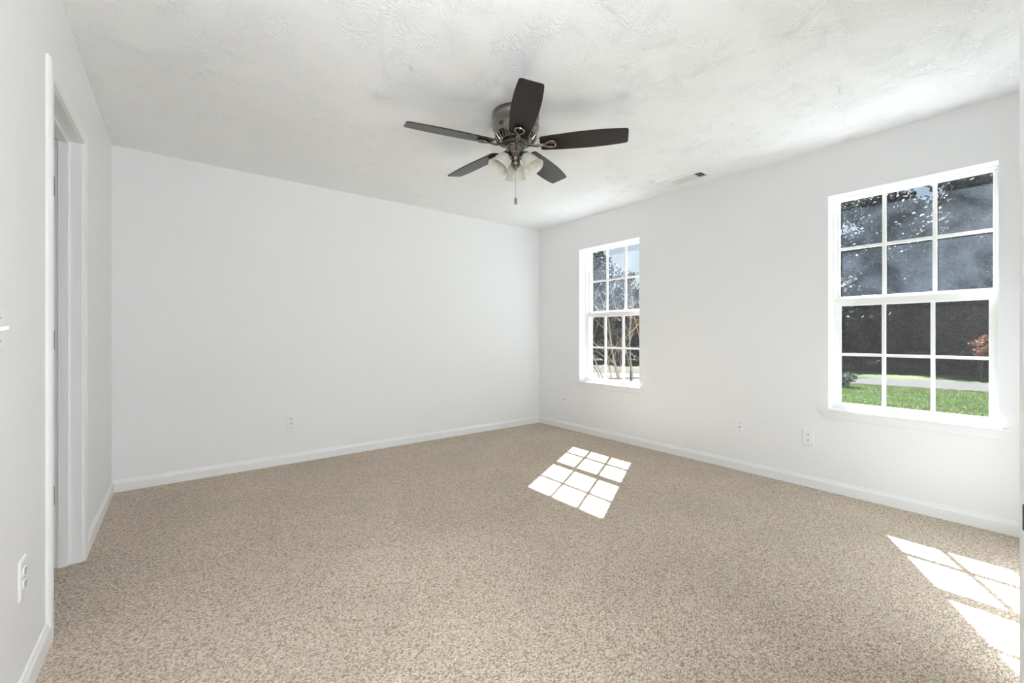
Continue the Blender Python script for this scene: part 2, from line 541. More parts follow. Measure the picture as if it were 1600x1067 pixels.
# ------------------------------------------------------------------ room shell
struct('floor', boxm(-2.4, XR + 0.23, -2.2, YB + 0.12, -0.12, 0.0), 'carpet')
struct('ceiling', boxm(-2.4, XR + 0.23, -2.2, YB + 0.12, H, H + 0.15), 'ceiling')
struct('wall_back', boxm(XL - 0.115, XR, YB, YB + 0.115, 0, H), 'wall')
WIN = [(2.587, 3.398), (0.214, 1.012)]
WZ0, WZ1 = 0.585, 2.087
struct('wall_right', wall_holes(-0.3, YB + 0.115, 0, H, 0, 0.23, [(a, b, WZ0, WZ1) for a, b in WIN],
                                lambda u, d, z: (XR + d, u, z)), 'wall')
DY0, DY1, DZ = 2.275, 2.930, 2.035
struct('wall_left', wall_holes(YF, YB, 0, H, 0, 0.115, [(DY0 - 0.018, DY1 + 0.018, 0, DZ + 0.018)],
                               lambda u, d, z: (XL - d, u, z)), 'wall')
FX0, FX1 = -0.18, 0.634
struct('wall_front', wall_holes(XL - 0.115, XR, 0, H, 0, 0.115, [(FX0 - 0.02, FX1 + 0.02, 0, 2.055)],
                                lambda u, d, z: (u, YF - d, z)), 'wall')
# hallway behind the camera and the small room behind the left door
struct('wall_hall', wall_holes(-1.2, 1.7, 0, H, 0, 0.1, [], lambda u, d, z: (u, -1.75 - d, z)), 'wall')
struct('wall_hall_left', boxm(-1.3, -1.2, -1.85, YF - 0.115, 0, H), 'wall')
struct('wall_hall_right', boxm(1.7, 1.8, -1.85, YF - 0.115, 0, H), 'wall')
struct('wall_bath', boxm(-1.95, -1.85, 1.2, YB, 0, H), 'wall')
struct('wall_bath_front', boxm(-1.85, XL - 0.115, 1.2, 1.3, 0, H), 'wall')
struct('wall_bath_back', boxm(-1.85, XL - 0.115, YB, YB + 0.1, 0, H), 'wall')

# baseboards: a moulded profile (depth from wall, height)
BB = [(0, 0), (0.013, 0), (0.013, 0.058), (0.0115, 0.064), (0.008, 0.070), (0.006, 0.076), (0.006, 0.080), (0.0035, 0.083), (0, 0.083)]
def baseboard(name, frame, a, b):
    bm = bmesh.new()
    prism(bm, BB, frame, (a, b))
    return struct(name, bm, 'trim')
baseboard('baseboard_back', lambda d, z, t: (t, YB - d, z), XL, XR)
baseboard('baseboard_right', lambda d, z, t: (XR - d, t, z), YF, YB - 0.0)
CW = 0.062
baseboard('baseboard_left', lambda d, z, t: (XL + d, t, z), DY1 + 0.005 + CW, YB)
baseboard('baseboard_left_near', lambda d, z, t: (XL + d, t, z), YF, DY0 - 0.005 - CW)
baseboard('baseboard_front', lambda d, z, t: (t, YF + d, z), 0.76, XR)

# ------------------------------------------------------------------ doorways
CAS = [(0, 0), (0, 0.009), (0.006, 0.0115), (0.010, 0.0105), (0.030, 0.013), (0.046, 0.015), (0.054, 0.013), (0.062, 0.0075), (0.062, 0)]
def casing(parent, inner, top, frame):
    """inner = (u0, u1) of the opening; frame(u, d, z): d out of the wall. legs and head mitred, one mesh"""
    bm = bmesh.new()
    u0, u1 = inner[0] - 0.005, inner[1] + 0.005
    zt = top + 0.005
    rings = []
    for w, d in CAS:
        rings.append([bm.verts.new(frame(u0 - w, d, 0.0)), bm.verts.new(frame(u0 - w, d, zt + w)),
                      bm.verts.new(frame(u1 + w, d, zt + w)), bm.verts.new(frame(u1 + w, d, 0.0))])
    n = len(CAS)
    for i in range(n):
        a, b = rings[i], rings[(i + 1) % n]
        for k in range(3):
            bm.faces.new((a[k], a[k + 1], b[k + 1], b[k]))
    bm.faces.new([r[0] for r in rings]); bm.faces.new([r[3] for r in rings][::-1])
    bmesh.ops.recalc_face_normals(bm, faces=bm.faces[:])
    return obj('door_casing', bm, 'trim', parent)

def jamb(parent, u0, u1, zt, d0, d1, frame, t=0.018):
    bm = bmesh.new()
    prof = [(u0, 0), (u0, zt), (u1, zt), (u1, 0), (u1 + t, 0), (u1 + t, zt + t), (u0 - t, zt + t), (u0 - t, 0)]
    prism(bm, prof, lambda a, b, q: frame(a, q, b), (d0, d1))
    return obj('door_jamb', bm, 'trim', parent)

def hinge_plate(parent, frame):
    bm = bmesh.new()
    for a in [(0.010, 0.034, 0, 0.0025, -0.045, 0.045)]:
        box(bm, *a)
    tube(bm, [(0.036, 0.004, -0.046), (0.036, 0.004, 0.046)], 0.006, 10)
    for v in bm.verts:
        v.co = frame(*v.co)
    bmesh.ops.recalc_face_normals(bm, faces=bm.faces[:])
    return obj('hinge', bm, 'hinge', parent)

d1 = thing('door_1', loc=(0, 0, 0), kind='structure')
fl = lambda u, d, z: (XL + d, u, z)
casing(d1, (DY0, DY1), DZ, fl)
jamb(d1, DY0, DY1, DZ, 0.0, -0.115, fl)
bm = bmesh.new()
t_ = 0.011
prism(bm, [(DY0, 0), (DY0, DZ), (DY1, DZ), (DY1, 0), (DY1 - t_, 0), (DY1 - t_, DZ - t_), (DY0 + t_, DZ - t_), (DY0 + t_, 0)],
      lambda a, b, q: (XL - q, a, b), (0.046, 0.080))
obj('door_stop', bm, 'trim', d1)
# leaf, swung open a little past square into the next room
leaf = boxm(-0.66, 0, -0.0175, 0.0175, 0.012, DZ - 0.003)
lf = obj('door_leaf', leaf, 'trim', d1, loc=(XL - 0.130, DY1 + 0.004, 0), rot=(0, 0, R(-8)), bevel=0.002)
bm = bmesh.new()
lathe(bm, [(0, 0.0175), (0.03, 0.0175), (0.03, 0.022), (0.012, 0.026), (0.012, 0.045), (0.026, 0.055), (0.027, 0.07), (0.018, 0.078), (0, 0.08)], 24,
      Matrix.Translation((-0.60, 0, 0.95)) @ Matrix.Rotation(R(90), 4, 'X'))
obj('door_knob', bm, 'nickel', lf, smooth=True)
for z in (1.81, 1.08, 0.345):
    hinge_plate(d1, lambda a, b, c, z=z: (XL - 0.082 - a, DY1 - 0.0005 - b, z + c))

d2 = thing('door_2', kind='structure')
ff = lambda u, d, z: (u, YF + d, z)
casing(d2, (FX0, FX1 + 0.0), 2.035, ff)
jamb(d2, FX0 - 0.0, FX1 + 0.0, 2.035, 0.0, -0.115, ff)
bm = bmesh.new()
prism(bm, [(FX1 + 0.001, YF - 0.002), (FX1 - 0.0015, YF - 0.03), (FX1 - 0.0015, YF + 0.002), (FX1 + 0.0005, YF + 0.008), (FX1 + 0.004, YF + 0.0115), (FX1 + 0.006, YF + 0.010), (FX1 + 0.002, YF + 0.005)],
      lambda a, b, q: (a, b, q), (0.914, 0.939))
obj('strike_plate', bm, 'hinge', d2)

# ------------------------------------------------------------------ windows
def make_window(n, y0, y1):
    w = thing('window_%d' % n, kind='structure')
    XS0, XS1 = XR + 0.10, XR + 0.185
    bm = bmesh.new()
    fw, fh = 0.014, 0.014
    prism(bm, [(y0, WZ0), (y0, WZ1), (y1, WZ1), (y1, WZ0)], lambda a, b, q: (q, a, b), (XS0, XS1))
    # hollow frame
    bm.free()
    def ring(x0, x1, ya, yb, za, zb, wl, wr, wb, wt):
        b_ = bmesh.new()
        O = [(ya, za), (yb, za), (yb, zb), (ya, zb)]
        I = [(ya + wl, za + wb), (yb - wr, za + wb), (yb - wr, zb - wt), (ya + wl, zb - wt)]
        vv = {}
        for nm, P in (('O', O), ('I', I)):
            for x in (x0, x1):
                vv[nm, x] = [b_.verts.new((x, p[0], p[1])) for p in P]
        for i in range(4):
            j = (i + 1) % 4
            b_.faces.new((vv['O', x0][i], vv['O', x0][j], vv['I', x0][j], vv['I', x0][i]))
            b_.faces.new((vv['O', x1][j], vv['O', x1][i], vv['I', x1][i], vv['I', x1][j]))
            b_.faces.new((vv['O', x0][j], vv['O', x0][i], vv['O', x1][i], vv['O', x1][j]))
            b_.faces.new((vv['I', x0][i], vv['I', x0][j], vv['I', x1][j], vv['I', x1][i]))
        bmesh.ops.recalc_face_normals(b_, faces=b_.faces[:])
        return b_
    obj('window_frame', ring(XS0 - 0.004, XS1, y0, y1, WZ0, WZ1, fw, fw, 0.012, 0.010), 'vinyl', w, bevel=0.0015)
    def sash(name, x, za, zb, wb, wt, ws):
        s = obj(name, ring(x, x + 0.030, y0 + fw, y1 - fw, za, zb, ws, ws, wb, wt), 'vinyl', w, bevel=0.002)
        ga, gb, gz0, gz1 = y0 + fw + ws, y1 - fw - ws, za + wb, zb - wt
        g = obj('glass_pane', boxm(x + 0.013, x + 0.016, ga - 0.004, gb + 0.004, gz0 - 0.004, gz1 + 0.004),
                'glass_dusty' if name == 'upper_sash' else 'glass_clear', s)
        mw = 0.0095
        for k in (1, 2):
            yc = ga + (gb - ga) * k / 3
            obj('muntin', boxm(x + 0.003, x + 0.026, yc - mw, yc + mw, gz0, gz1), 'vinyl', s, bevel=0.002)
        zc = (gz0 + gz1) / 2
        for k in range(3):
            ya = ga + (gb - ga) * k / 3 + (mw if k else 0)
            yb = ga + (gb - ga) * (k + 1) / 3 - (mw if k < 2 else 0)
            obj('muntin', boxm(x + 0.004, x + 0.025, ya, yb, zc - mw, zc + mw), 'vinyl', s, bevel=0.002)
        return s
    sash('lower_sash', XS0 + 0.004, WZ0 + 0.012, 1.364, 0.026, 0.050, 0.030)
    us = sash('upper_sash', XS0 + 0.038, 1.333, WZ1 - 0.010, 0.050, 0.008, 0.016)
    # insect screen outside the lower sash
    sc = obj('insect_screen', boxm(XS1 - 0.004, XS1 - 0.003, y0 + fw + 0.008, y1 - fw - 0.008, WZ0 + 0.02, 1.352), 'screen', w)
    obj('screen_frame', ring(XS1 - 0.008, XS1 - 0.001, y0 + fw + 0.001, y1 - fw - 0.001, WZ0 + 0.012, 1.362, 0.010, 0.010, 0.010, 0.010), 'vinyl', sc)
    # stool with apron
    bm = bmesh.new()
    prof = [(XS0 - 0.002, WZ0 + 0.001), (XR - 0.0, WZ0 + 0.001), (XR - 0.026, WZ0 + 0.001), (XR - 0.031, WZ0 - 0.003),
            (XR - 0.031, WZ0 - 0.010), (XR - 0.026, WZ0 - 0.014), (XR, WZ0 - 0.014)]
    # front nosing outside the wall
    prism(bm, [(XR, WZ0 + 0.001), (XR - 0.026, WZ0 + 0.001), (XR - 0.031, WZ0 - 0.003), (XR - 0.031, WZ0 - 0.010), (XR - 0.026, WZ0 - 0.014), (XR, WZ0 - 0.014)],
          lambda a, b, q: (a, q, b), (y0 - 0.045, y1 + 0.045))
    box(bm, XR, XS0 - 0.004, y0 + 0.0005, y1 - 0.0005, WZ0 + 0.0002, WZ0 + 0.001)
    obj('window_stool', bm, 'trim', w)
    bm = bmesh.new()
    P = [(0, 0), (0.022, 0), (0.020, -0.012), (0.016, -0.022), (0.013, -0.040), (0.010, -0.052), (0, -0.056)]
    ra, rb = [], []
    for d, z in P:
        ins = -z * 0.45
        ra.append(bm.verts.new((XR - d, y0 - 0.040 + ins, WZ0 - 0.014 + z)))
        rb.append(bm.verts.new((XR - d, y1 + 0.040 - ins, WZ0 - 0.014 + z)))
    for i in range(len(P)):
        j = (i + 1) % len(P)
        bm.faces.new((ra[i], ra[j], rb[j], rb[i]))
    bm.faces.new(ra[::-1]); bm.faces.new(rb)
    bmesh.ops.recalc_face_normals(bm, faces=bm.faces[:])
    obj('window_apron', bm, 'trim', w)
    return w
make_window(1, *WIN[0])
make_window(2, *WIN[1])

# ------------------------------------------------------------------ wall plates
def plate_bm(wd=0.071, ht=0.116, dp=0.0055):
    bm = bmesh.new()
    b = 0.004
    rings = []
    for z, i in ((0, 0), (dp * 0.55, 0), (dp, b)):
        rings.append([bm.verts.new((sx * (wd / 2 - i), z, sz * (ht / 2 - i))) for sx, sz in ((-1, -1), (1, -1), (1, 1), (-1, 1))])
    for a, c in zip(rings, rings[1:]):
        for i in range(4):
            bm.faces.new((a[i], a[(i + 1) % 4], c[(i + 1) % 4], c[i]))
    bm.faces.new(rings[0][::-1]); bm.faces.new(rings[-1])
    bmesh.ops.recalc_face_normals(bm, faces=bm.faces[:])
    return bm

def screw(parent, z, dp=0.0055):
    bm = bmesh.new()
    lathe(bm, [(0, 0.0016), (0.002, 0.0014), (0.0033, 0.0004), (0.0035, 0)], 14, Matrix.Translation((0, dp, z)) @ Matrix.Rotation(R(-90), 4, 'X'))
    return obj('screw', bm, 'screw', parent, smooth=True)

def make_outlet(label, loc, rz):
    t = thing('wall_outlet', label, 'outlet', loc, rz, 'duplex outlets low on the walls')
    obj('cover_plate', plate_bm(), 'plate', t)
    screw(t, 0)
    for s in (-1, 1):
        bm = bmesh.new()
        pts = []
        for k in range(28):
            a = 2 * math.pi * k / 28
            x, z = 0.0172 * math.cos(a), 0.0172 * math.sin(a)
            z = max(-0.0135, min(0.0135, z))
            pts.append((x, z + s * 0.0195))
        prism(bm, pts, lambda a, b, q: (a, q, b), (0.0045, 0.0085))
        rc = obj('receptacle', bm, 'plate', t)
        bm = bmesh.new()
        zc = s * 0.0195
        box(bm, -0.0082, -0.0048, 0.0082, 0.0089, zc - 0.001, zc + 0.008)
        box(bm, 0.0048, 0.0082, 0.0082, 0.0089, zc + 0.000, zc + 0.008)
        bm2 = bm
        lathe(bm2, [(0, 0.0089), (0.0034, 0.0089), (0.0034, 0.0082), (0, 0.0082)], 12,
              Matrix.Translation((0, 0, zc - 0.0065)) @ Matrix.Rotation(R(-90), 4, 'X'))
        so = obj('slots', bm2, 'slot', rc)
        so['label'] = 'dark slots'
    return t
# the local +y of a plate points out of its wall
make_outlet('white duplex outlet low on the wide windowless back wall', (0.765, YB, 0.363), R(180))
make_outlet('white duplex outlet below and beside the nearer, larger window', (XR, 1.134, 0.361), R(90))
make_outlet('white duplex outlet on the near left wall, before the doorway', (XL, 1.915, 0.375), R(-90))

t = thing('cable_plate', 'small white coax plate between the two windows, left of the outlet', 'wall plate', (XR, 1.618, 0.3545), R(90))
obj('cover_plate', plate_bm(0.070, 0.114), 'plate', t)
for z in (-0.03, 0.03): screw(t, z)
bm = bmesh.new()
lathe(bm, [(0, 0.0056), (0.0075, 0.0056), (0.0075, 0.009), (0.0048, 0.0092), (0.0048, 0.016), (0.0036, 0.016), (0.0036, 0.012), (0, 0.012)], 20, Matrix.Rotation(R(-90), 4, 'X'))
o = obj('coax_jack', bm, 'screw', t, smooth=True); o['label'] = 'small dark metal jack'

t = thing('phone_plate', 'narrow white jack plate below the farther window near the corner', 'wall plate', (XR, 3.639, 0.347), R(90))
obj('cover_plate', plate_bm(0.070, 0.114), 'plate', t)
for z in (-0.042, 0.042): screw(t, z)
bm = bmesh.new(); box(bm, -0.0065, 0.0065, 0.005, 0.0063, -0.011, 0.002)
o = obj('jack_opening', bm, 'slot', t); o['label'] = 'dark jack opening'

t = thing('light_switch', 'white toggle light switch at the far left edge of the near wall', 'light switch', (XL, 1.700, 1.117), R(-90))
obj('cover_plate', plate_bm(0.071, 0.116), 'plate', t)
for z in (-0.03, 0.03): screw(t, z)
bm = bmesh.new()
v = box(bm, -0.0035, 0.0035, 0.004, 0.020, -0.005, 0.005)
for q in bm.verts:
    if q.co.y > 0.01: q.co.z += 0.006; q.co.x *= 0.8
obj('toggle', bm, 'plate', t, bevel=0.001)

# ------------------------------------------------------------------ ceiling register
vx0, vx1, vy0, vy1 = 3.305, 3.475, 1.762, 2.180
cx, cy = (vx0 + vx1) / 2, (vy0 + vy1) / 2
t = thing('ceiling_vent', 'white louvered metal register on the ceiling near the window wall', 'vent', (cx, cy, H))
hx, hy = (vx1 - vx0) / 2, (vy1 - vy0) / 2
bm = bmesh.new()
ix, iy = hx - 0.030, hy - 0.032
rings = []
for x, y, z in ((hx, hy, 0), (hx, hy, -0.003), (hx - 0.012, hy - 0.012, -0.010), (ix, iy, -0.011), (ix, iy, 0)):
    rings.append([bm.verts.new((sx * x, sy * y, z)) for sx, sy in ((-1, -1), (1, -1), (1, 1), (-1, 1))])
for a, c in zip(rings, rings[1:] + rings[:1]):
    for i in range(4):
        bm.faces.new((a[i], a[(i + 1) % 4], c[(i + 1) % 4], c[i]))
bmesh.ops.recalc_face_normals(bm, faces=bm.faces[:])
obj('vent_frame', bm, 'vent', t)
o = obj('duct_opening', boxm(-ix, ix, -iy, iy, -0.0015, -0.0005), 'duct', t); o['label'] = 'dark duct opening behind the louvers'
def slat(p0, p1, tilt_dir):
    bm = bmesh.new()
    p0, p1 = Vector(p0), Vector(p1)
    td = Vector(tilt_dir)
    a = [p0 - td * 0.0055 + Vector((0, 0, 0.004)), p0 + td * 0.0055 - Vector((0, 0, 0.004)), p1 + td * 0.0055 - Vector((0, 0, 0.004)), p1 - td * 0.0055 + Vector((0, 0, 0.004))]
    n = (a[1] - a[0]).cross(a[3] - a[0]).normalized() * 0.0005
    vs = [bm.verts.new(p + n) for p in a] + [bm.verts.new(p - n) for p in a]
    for f in ((0, 1, 2, 3), (7, 6, 5, 4), (0, 4, 5, 1), (1, 5, 6, 2), (2, 6, 7, 3), (3, 7, 4, 0)):
        bm.faces.new([vs[i] for i in f])
    bmesh.ops.recalc_face_normals(bm, faces=bm.faces[:])
    return obj('louver', bm, 'vent', t)
ya, yb = -iy + 0.072, iy - 0.072
for d in (ya, yb):
    obj('divider', boxm(-ix, ix, d - 0.003, d + 0.003, -0.011, -0.002), 'vent', t)
k = 0
y = -iy + 0.008
while y < ya - 0.006:                                    # near end: louvers throw towards the camera, so one sees past them
    slat((-ix, y, -0.0065), (ix, y, -0.0065), (0, -0.35, 0)); y += 0.026
y = yb + 0.009
while y < iy - 0.004:
    slat((-ix, y, -0.0065), (ix, y, -0.0065), (0, 1, 0)); y += 0.0112
x = -ix + 0.006
while x < ix - 0.003:
    slat((x, ya + 0.003, -0.0065), (x, yb - 0.003, -0.0065), (0.6, 0, 0)); x += 0.0140

# ------------------------------------------------------------------ ceiling fan
FXC, FYC = 1.607, 2.026
fan = thing('ceiling_fan', 'five dark wooden blades and three frosted bell lights on a pewter flush ceiling fan', 'ceiling fan', (FXC, FYC, H))
def zf(z): return z - H
bm = bmesh.new()
lathe(bm, [(0, 0), (0.1405, 0), (0.142, -0.004), (0.142, -0.030), (0.139, -0.034), (0.139, -0.078), (0.142, -0.082), (0.142, -0.090), (0.137, -0.097),
           (0.130, -0.118), (0.127, -0.128), (0.128, -0.132), (0.124, -0.140), (0.112, -0.156), (0.100, -0.166), (0.098, -0.168), (0, -0.168)], 64)
obj('motor_housing', bm, 'nickel', fan, smooth=True)
for k in range(30):                                      # vent ribs round the lower cone
    a = 2 * math.pi * k / 30
    bm = bmesh.new()
    tube(bm, [(0.127 * math.cos(a), 0.127 * math.sin(a), -0.141), (0.117 * math.cos(a), 0.117 * math.sin(a), -0.156), (0.104 * math.cos(a), 0.104 * math.sin(a), -0.168)], 0.0042, 6)
    obj('vent_rib', bm, 'nickel', fan, smooth=True)
bm = bmesh.new()
lathe(bm, [(0, -0.168), (0.076, -0.168), (0.080, -0.174), (0.080, -0.182), (0.074, -0.188), (0.060, -0.192), (0, -0.192)], 48)
o = obj('rotor_hub', bm, 'hinge', fan, smooth=True); o['label'] = 'dark rotor hub'
bm = bmesh.new()
lathe(bm, [(0, -0.190), (0.054, -0.190), (0.060, -0.195), (0.060, -0.203), (0.055, -0.207), (0.055, -0.238), (0.057, -0.242), (0.052, -0.252), (0.030, -0.262), (0.026, -0.268),
           (0.026, -0.290), (0.031, -0.296), (0.031, -0.306), (0.022, -0.318), (0.012, -0.324), (0.009, -0.334), (0, -0.338)], 40)
obj('switch_housing', bm, 'nickel', fan, smooth=True)

def blade_bm():
    bm = bmesh.new()
    # outline (r, half widths)
    up, dn = [], []
    stations = [(0.150, 0.050), (0.158, 0.057), (0.175, 0.0605), (0.25, 0.066), (0.35, 0.0715), (0.45, 0.0735), (0.53, 0.0715), (0.60, 0.066), (0.642, 0.0615)]
    for r_, w_ in stations:
        up.append((r_, w_)); dn.append((r_, -w_))
    tipu = [(0.652, 0.059), (0.658, 0.053), (0.660, 0.045)]
    tipd = [(0.656 - 0.004, -0.059), (0.656, -0.053), (0.659, -0.045)]
    pts = up + tipu + tipd[::-1] + dn[::-1]
    bot = [bm.verts.new((x, y, -0.003)) for x, y in pts]
    top = [bm.verts.new((x, y, 0.003)) for x, y in pts]
    n = len(pts)
    bm.faces.new(bot[::-1]); bm.faces.new(top)
    for i in range(n):
        bm.faces.new((bot[i], bot[(i + 1) % n], top[(i + 1) % n], top[i]))
    bmesh.ops.recalc_face_normals(bm, faces=bm.faces[:])
    return bm
def iron_bm():
    bm = bmesh.new()
    # arm from hub, then open teardrop loop lying under the blade
    tube(bm, [(0.070, 0, -0.003), (0.095, 0, -0.006), (0.125, 0, -0.014), (0.150, 0, -0.013), (0.172, 0, -0.0095)], [0.013, 0.013, 0.012, 0.011, 0.009], 10, flat=0.55)
    loop = []
    for k in range(28):
        a = 2 * math.pi * k / 28
        c = math.cos(a)
        r_ = 0.205 - 0.036 * c
        w_ = 0.034 * math.sin(a) * (0.5 * (1 - c)) ** 0.55 if c < 1 else 0
        loop.append((r_, w_, -0.0095))
    tube(bm, loop, 0.0068, 8, closed=True)
    box(bm, 0.168, 0.236, -0.004, 0.004, -0.0065, -0.0032)
    return bm
blade_me = iron_me = None
PITCH = R(-12.5)
for k, deg in enumerate((-50, 22, 94, 166, -122)):
    if k == 0:
        b0 = obj('fan_blade', blade_bm(), 'blade', fan, bevel=0.0012)
        i0 = obj('blade_iron', iron_bm(), 'nickel', fan, smooth=True)
        bl, ir = b0, i0
    else:
        bl, ir = b0.copy(), i0.copy()
        for q in (bl, ir):
            COL.objects.link(q); q.parent = fan
    for q in (bl, ir):
        q.location = (0, 0, -0.190)
        q.rotation_euler = (Matrix.Rotation(R(deg), 3, 'Z') @ Matrix.Rotation(PITCH, 3, 'X')).to_euler()

def shade_bm():
    bm = bmesh.new()
    outer = [(0.024, 0.0), (0.030, -0.006), (0.037, -0.018), (0.044, -0.034), (0.0495, -0.052), (0.053, -0.070), (0.0575, -0.086), (0.0635, -0.098), (0.0655, -0.102)]
    inner = [(r_ - 0.003, z_ + 0.0005) for r_, z_ in outer[::-1]]
    lathe(bm, outer + inner, 40, close=True)
    return bm
s0 = c0 = None
for k, deg in enumerate((52, 172, -68)):
    d = Vector((math.cos(R(deg)), math.sin(R(deg)), 0))
    base = d * 0.066 + Vector((0, 0, -0.262))
    tilt = Matrix.Rotation(R(deg), 4, 'Z') @ Matrix.Rotation(R(-33), 4, 'Y')
    if k == 0:
        s0 = obj('lamp_shade', shade_bm(), 'frosted', fan, smooth=True, auto=60)
        bm = bmesh.new()
        lathe(bm, [(0, 0.016), (0.014, 0.016), (0.023, 0.010), (0.027, 0.002), (0.027, -0.006), (0, -0.006)], 28)
        c0 = obj('shade_fitter', bm, 'nickel', fan, smooth=True)
        bm = bmesh.new()
        lathe(bm, [(0, -0.004), (0.012, -0.006), (0.013, -0.02), (0.020, -0.038), (0.021, -0.050), (0.015, -0.062), (0, -0.068)], 20)
        g0 = obj('light_bulb', bm, 'frosted', fan, smooth=True)
        sh, cp, gb = s0, c0, g0
    else:
        sh, cp, gb = s0.copy(), c0.copy(), g0.copy()
        for q in (sh, cp, gb):
            COL.objects.link(q); q.parent = fan
    for q in (sh, cp, gb):
        q.matrix_local = Matrix.Translation(base) @ tilt
    bm = bmesh.new()
    e = base + (tilt.to_3x3() @ Vector((0, 0, 0.014)))
    tube(bm, [d * 0.024 + Vector((0, 0, -0.278)), d * 0.042 + Vector((0, 0, -0.272)), d * 0.052 + Vector((0, 0, -0.258)), e], 0.0065, 10)
    obj('lamp_arm', bm, 'nickel', fan, smooth=True)
cam_dir = Vector((-CF[0], -CF[1], 0))
px_ = cam_dir * 0.030
bm = bmesh.new()
z = -0.262
tube(bm, [px_ + Vector((0, 0, -0.25)), px_ + Vector((0, 0, -0.515))], 0.0011, 6)
while z > -0.515:
    bmesh.ops.create_icosphere(bm, subdivisions=1, radius=0.0019, matrix=Matrix.Translation(px_ + Vector((0, 0, z)))); z -= 0.006
pc = obj('pull_chain', bm, 'chain', fan)
bm = bmesh.new()
lathe(bm, [(0, -0.512), (0.004, -0.514), (0.0075, -0.520), (0.0085, -0.532), (0.0085, -0.546), (0.0065, -0.553), (0, -0.556)], 20, Matrix.Translation(px_))
obj('chain_fob', bm, 'chain', pc, smooth=True)

# ------------------------------------------------------------------ outdoors
GZ = -0.50
def poly_ground(name, pts, z0, z1, mat, sub=0):
    bm = bmesh.new()
    prism(bm, pts, lambda a, b, q: (a, b, q), (z0, z1))
    return struct(name, bm, mat)
poly_ground('lawn', [(XR + 0.24, -25), (60, -25), (60, 60), (XR + 0.24, 60)], GZ - 0.3, GZ, 'lawn')
poly_ground('bounce_slab', [(XR + 0.25, -8), (6.9, -8), (6.9, 4.2), (XR + 0.25, 4.2)], GZ + 0.001, GZ + 0.03, 'bounce_slab')  # unseen pale slab, added to bounce sunlight up through the windows
poly_ground('road', [(19.6, -12), (22.9, -12), (20.9, 7.5), (18.2, 13.2), (17.9, 17.5), (12.5, 20), (12, 16.0), (15.6, 11.6), (17.6, 7.0)], GZ + 0.001, GZ + 0.012, 'asphalt')
poly_ground('driveway', [(9.2, 6.6), (13.2, 5.6), (16.5, 8.2), (14.6, 11.6), (12.2, 14.0), (8.0, 17), (6.0, 12)], GZ + 0.001, GZ + 0.014, 'concrete')
poly_ground('mulch_bed', [(10.6, 13.2), (12.6, 10.2), (13.6, 9.7), (14.0, 10.6), (13.2, 12.6), (11.6, 14.6)], GZ + 0.015, GZ + 0.045, 'mulch')
poly_ground('woodland_floor', [(25.8, -20), (59, -20), (59, 59), (10, 59), (17, 20.5), (22, 16), (25, 8)], GZ + 0.001, GZ + 0.02, 'soil')

def quads_mesh(name, pts, ups, sides, mat):
    """leaf quads: centre, half-length and half-width vectors"""
    n = len(pts)
    V = np.empty((n, 4, 3), np.float32)
    V[:, 0] = pts - ups; V[:, 1] = pts + sides * 1.0; V[:, 2] = pts + ups; V[:, 3] = pts - sides * 1.0
    me = bpy.data.meshes.new(name)
    me.vertices.add(n * 4); me.vertices.foreach_set('co', V.reshape(-1))
    me.loops.add(n * 4); me.loops.foreach_set('vertex_index', np.arange(n * 4, dtype=np.int32))
    me.polygons.add(n); me.polygons.foreach_set('loop_start', np.arange(n, dtype=np.int32) * 4)
    me.polygons.foreach_set('loop_total', np.full(n, 4, np.int32))
    me.update(); me.validate()
    me.materials.append(M[mat])
    return me

def leaf_cloud(name, clusters, per, size, mat, seed):
    g = np.random.default_rng(seed)
    P = []
    for (c, r) in clusters:
        q = g.normal(size=(per, 3)); q /= np.linalg.norm(q, axis=1)[:, None]
        q *= (g.random(per) ** 0.45)[:, None]
        P.append(np.array(c) + q * np.array(r))
    P = np.concatenate(P)
    n = len(P)
    u = g.normal(size=(n, 3)); u /= np.linalg.norm(u, axis=1)[:, None]
    w = g.normal(size=(n, 3)); s = np.cross(u, w); s /= np.linalg.norm(s, axis=1)[:, None]
    L = size * (0.6 + 0.8 * g.random(n))[:, None]
    return quads_mesh(name, P, u * L, s * L * 0.55, mat)

def add_mesh_obj(name, me, parent):
    o = bpy.data.objects.new(name, me); COL.objects.link(o); o.parent = parent
    return o

def tree_proto(seed, h, crown_r, crown_lo, nclus, per, size, leafmat, tr=0.16):
    g = random.Random(seed)
    root = thing('woodland_tree')
    bm = bmesh.new()
    lean = (g.uniform(-.3, .3), g.uniform(-.3, .3))
    pts = [(lean[0] * t * t, lean[1] * t * t, h * 0.92 * t) for t in [i / 8 for i in range(9)]]
    tube(bm, pts, [tr * (1 - 0.85 * i / 8) for i in range(9)], 8)
    clusters = []
    for i in range(nclus):
        f = crown_lo + (1 - crown_lo) * (i + g.random()) / nclus
        taper = math.sin(math.pi * min(1, 0.18 + 0.82 * (f - crown_lo) / (1 - crown_lo) * 0.98)) ** 0.6
        a = g.uniform(0, 6.28); rr = crown_r * taper * g.uniform(0.25, 0.95)
        z = h * f
        c = (lean[0] * f * f + rr * math.cos(a), lean[1] * f * f + rr * math.sin(a), z)
        clusters.append((c, (crown_r * 0.42, crown_r * 0.42, crown_r * 0.24)))
        t0 = max(0.1, f - 0.08)
        tube(bm, [(lean[0] * t0 * t0, lean[1] * t0 * t0, h * t0), ((c[0]) * .6, (c[1]) * .6, z - 0.15), c], [tr * .3, tr * .2, tr * .08], 5)
    obj('trunk', bm, 'bark', root)
    add_mesh_obj('foliage', leaf_cloud('foliage', clusters, per, size, leafmat, seed), root)
    return root

def copy_tree(root):
    c = root.copy(); COL.objects.link(c)
    for ch in list(root.children):
        d = ch.copy(); COL.objects.link(d); d.parent = c
    return c

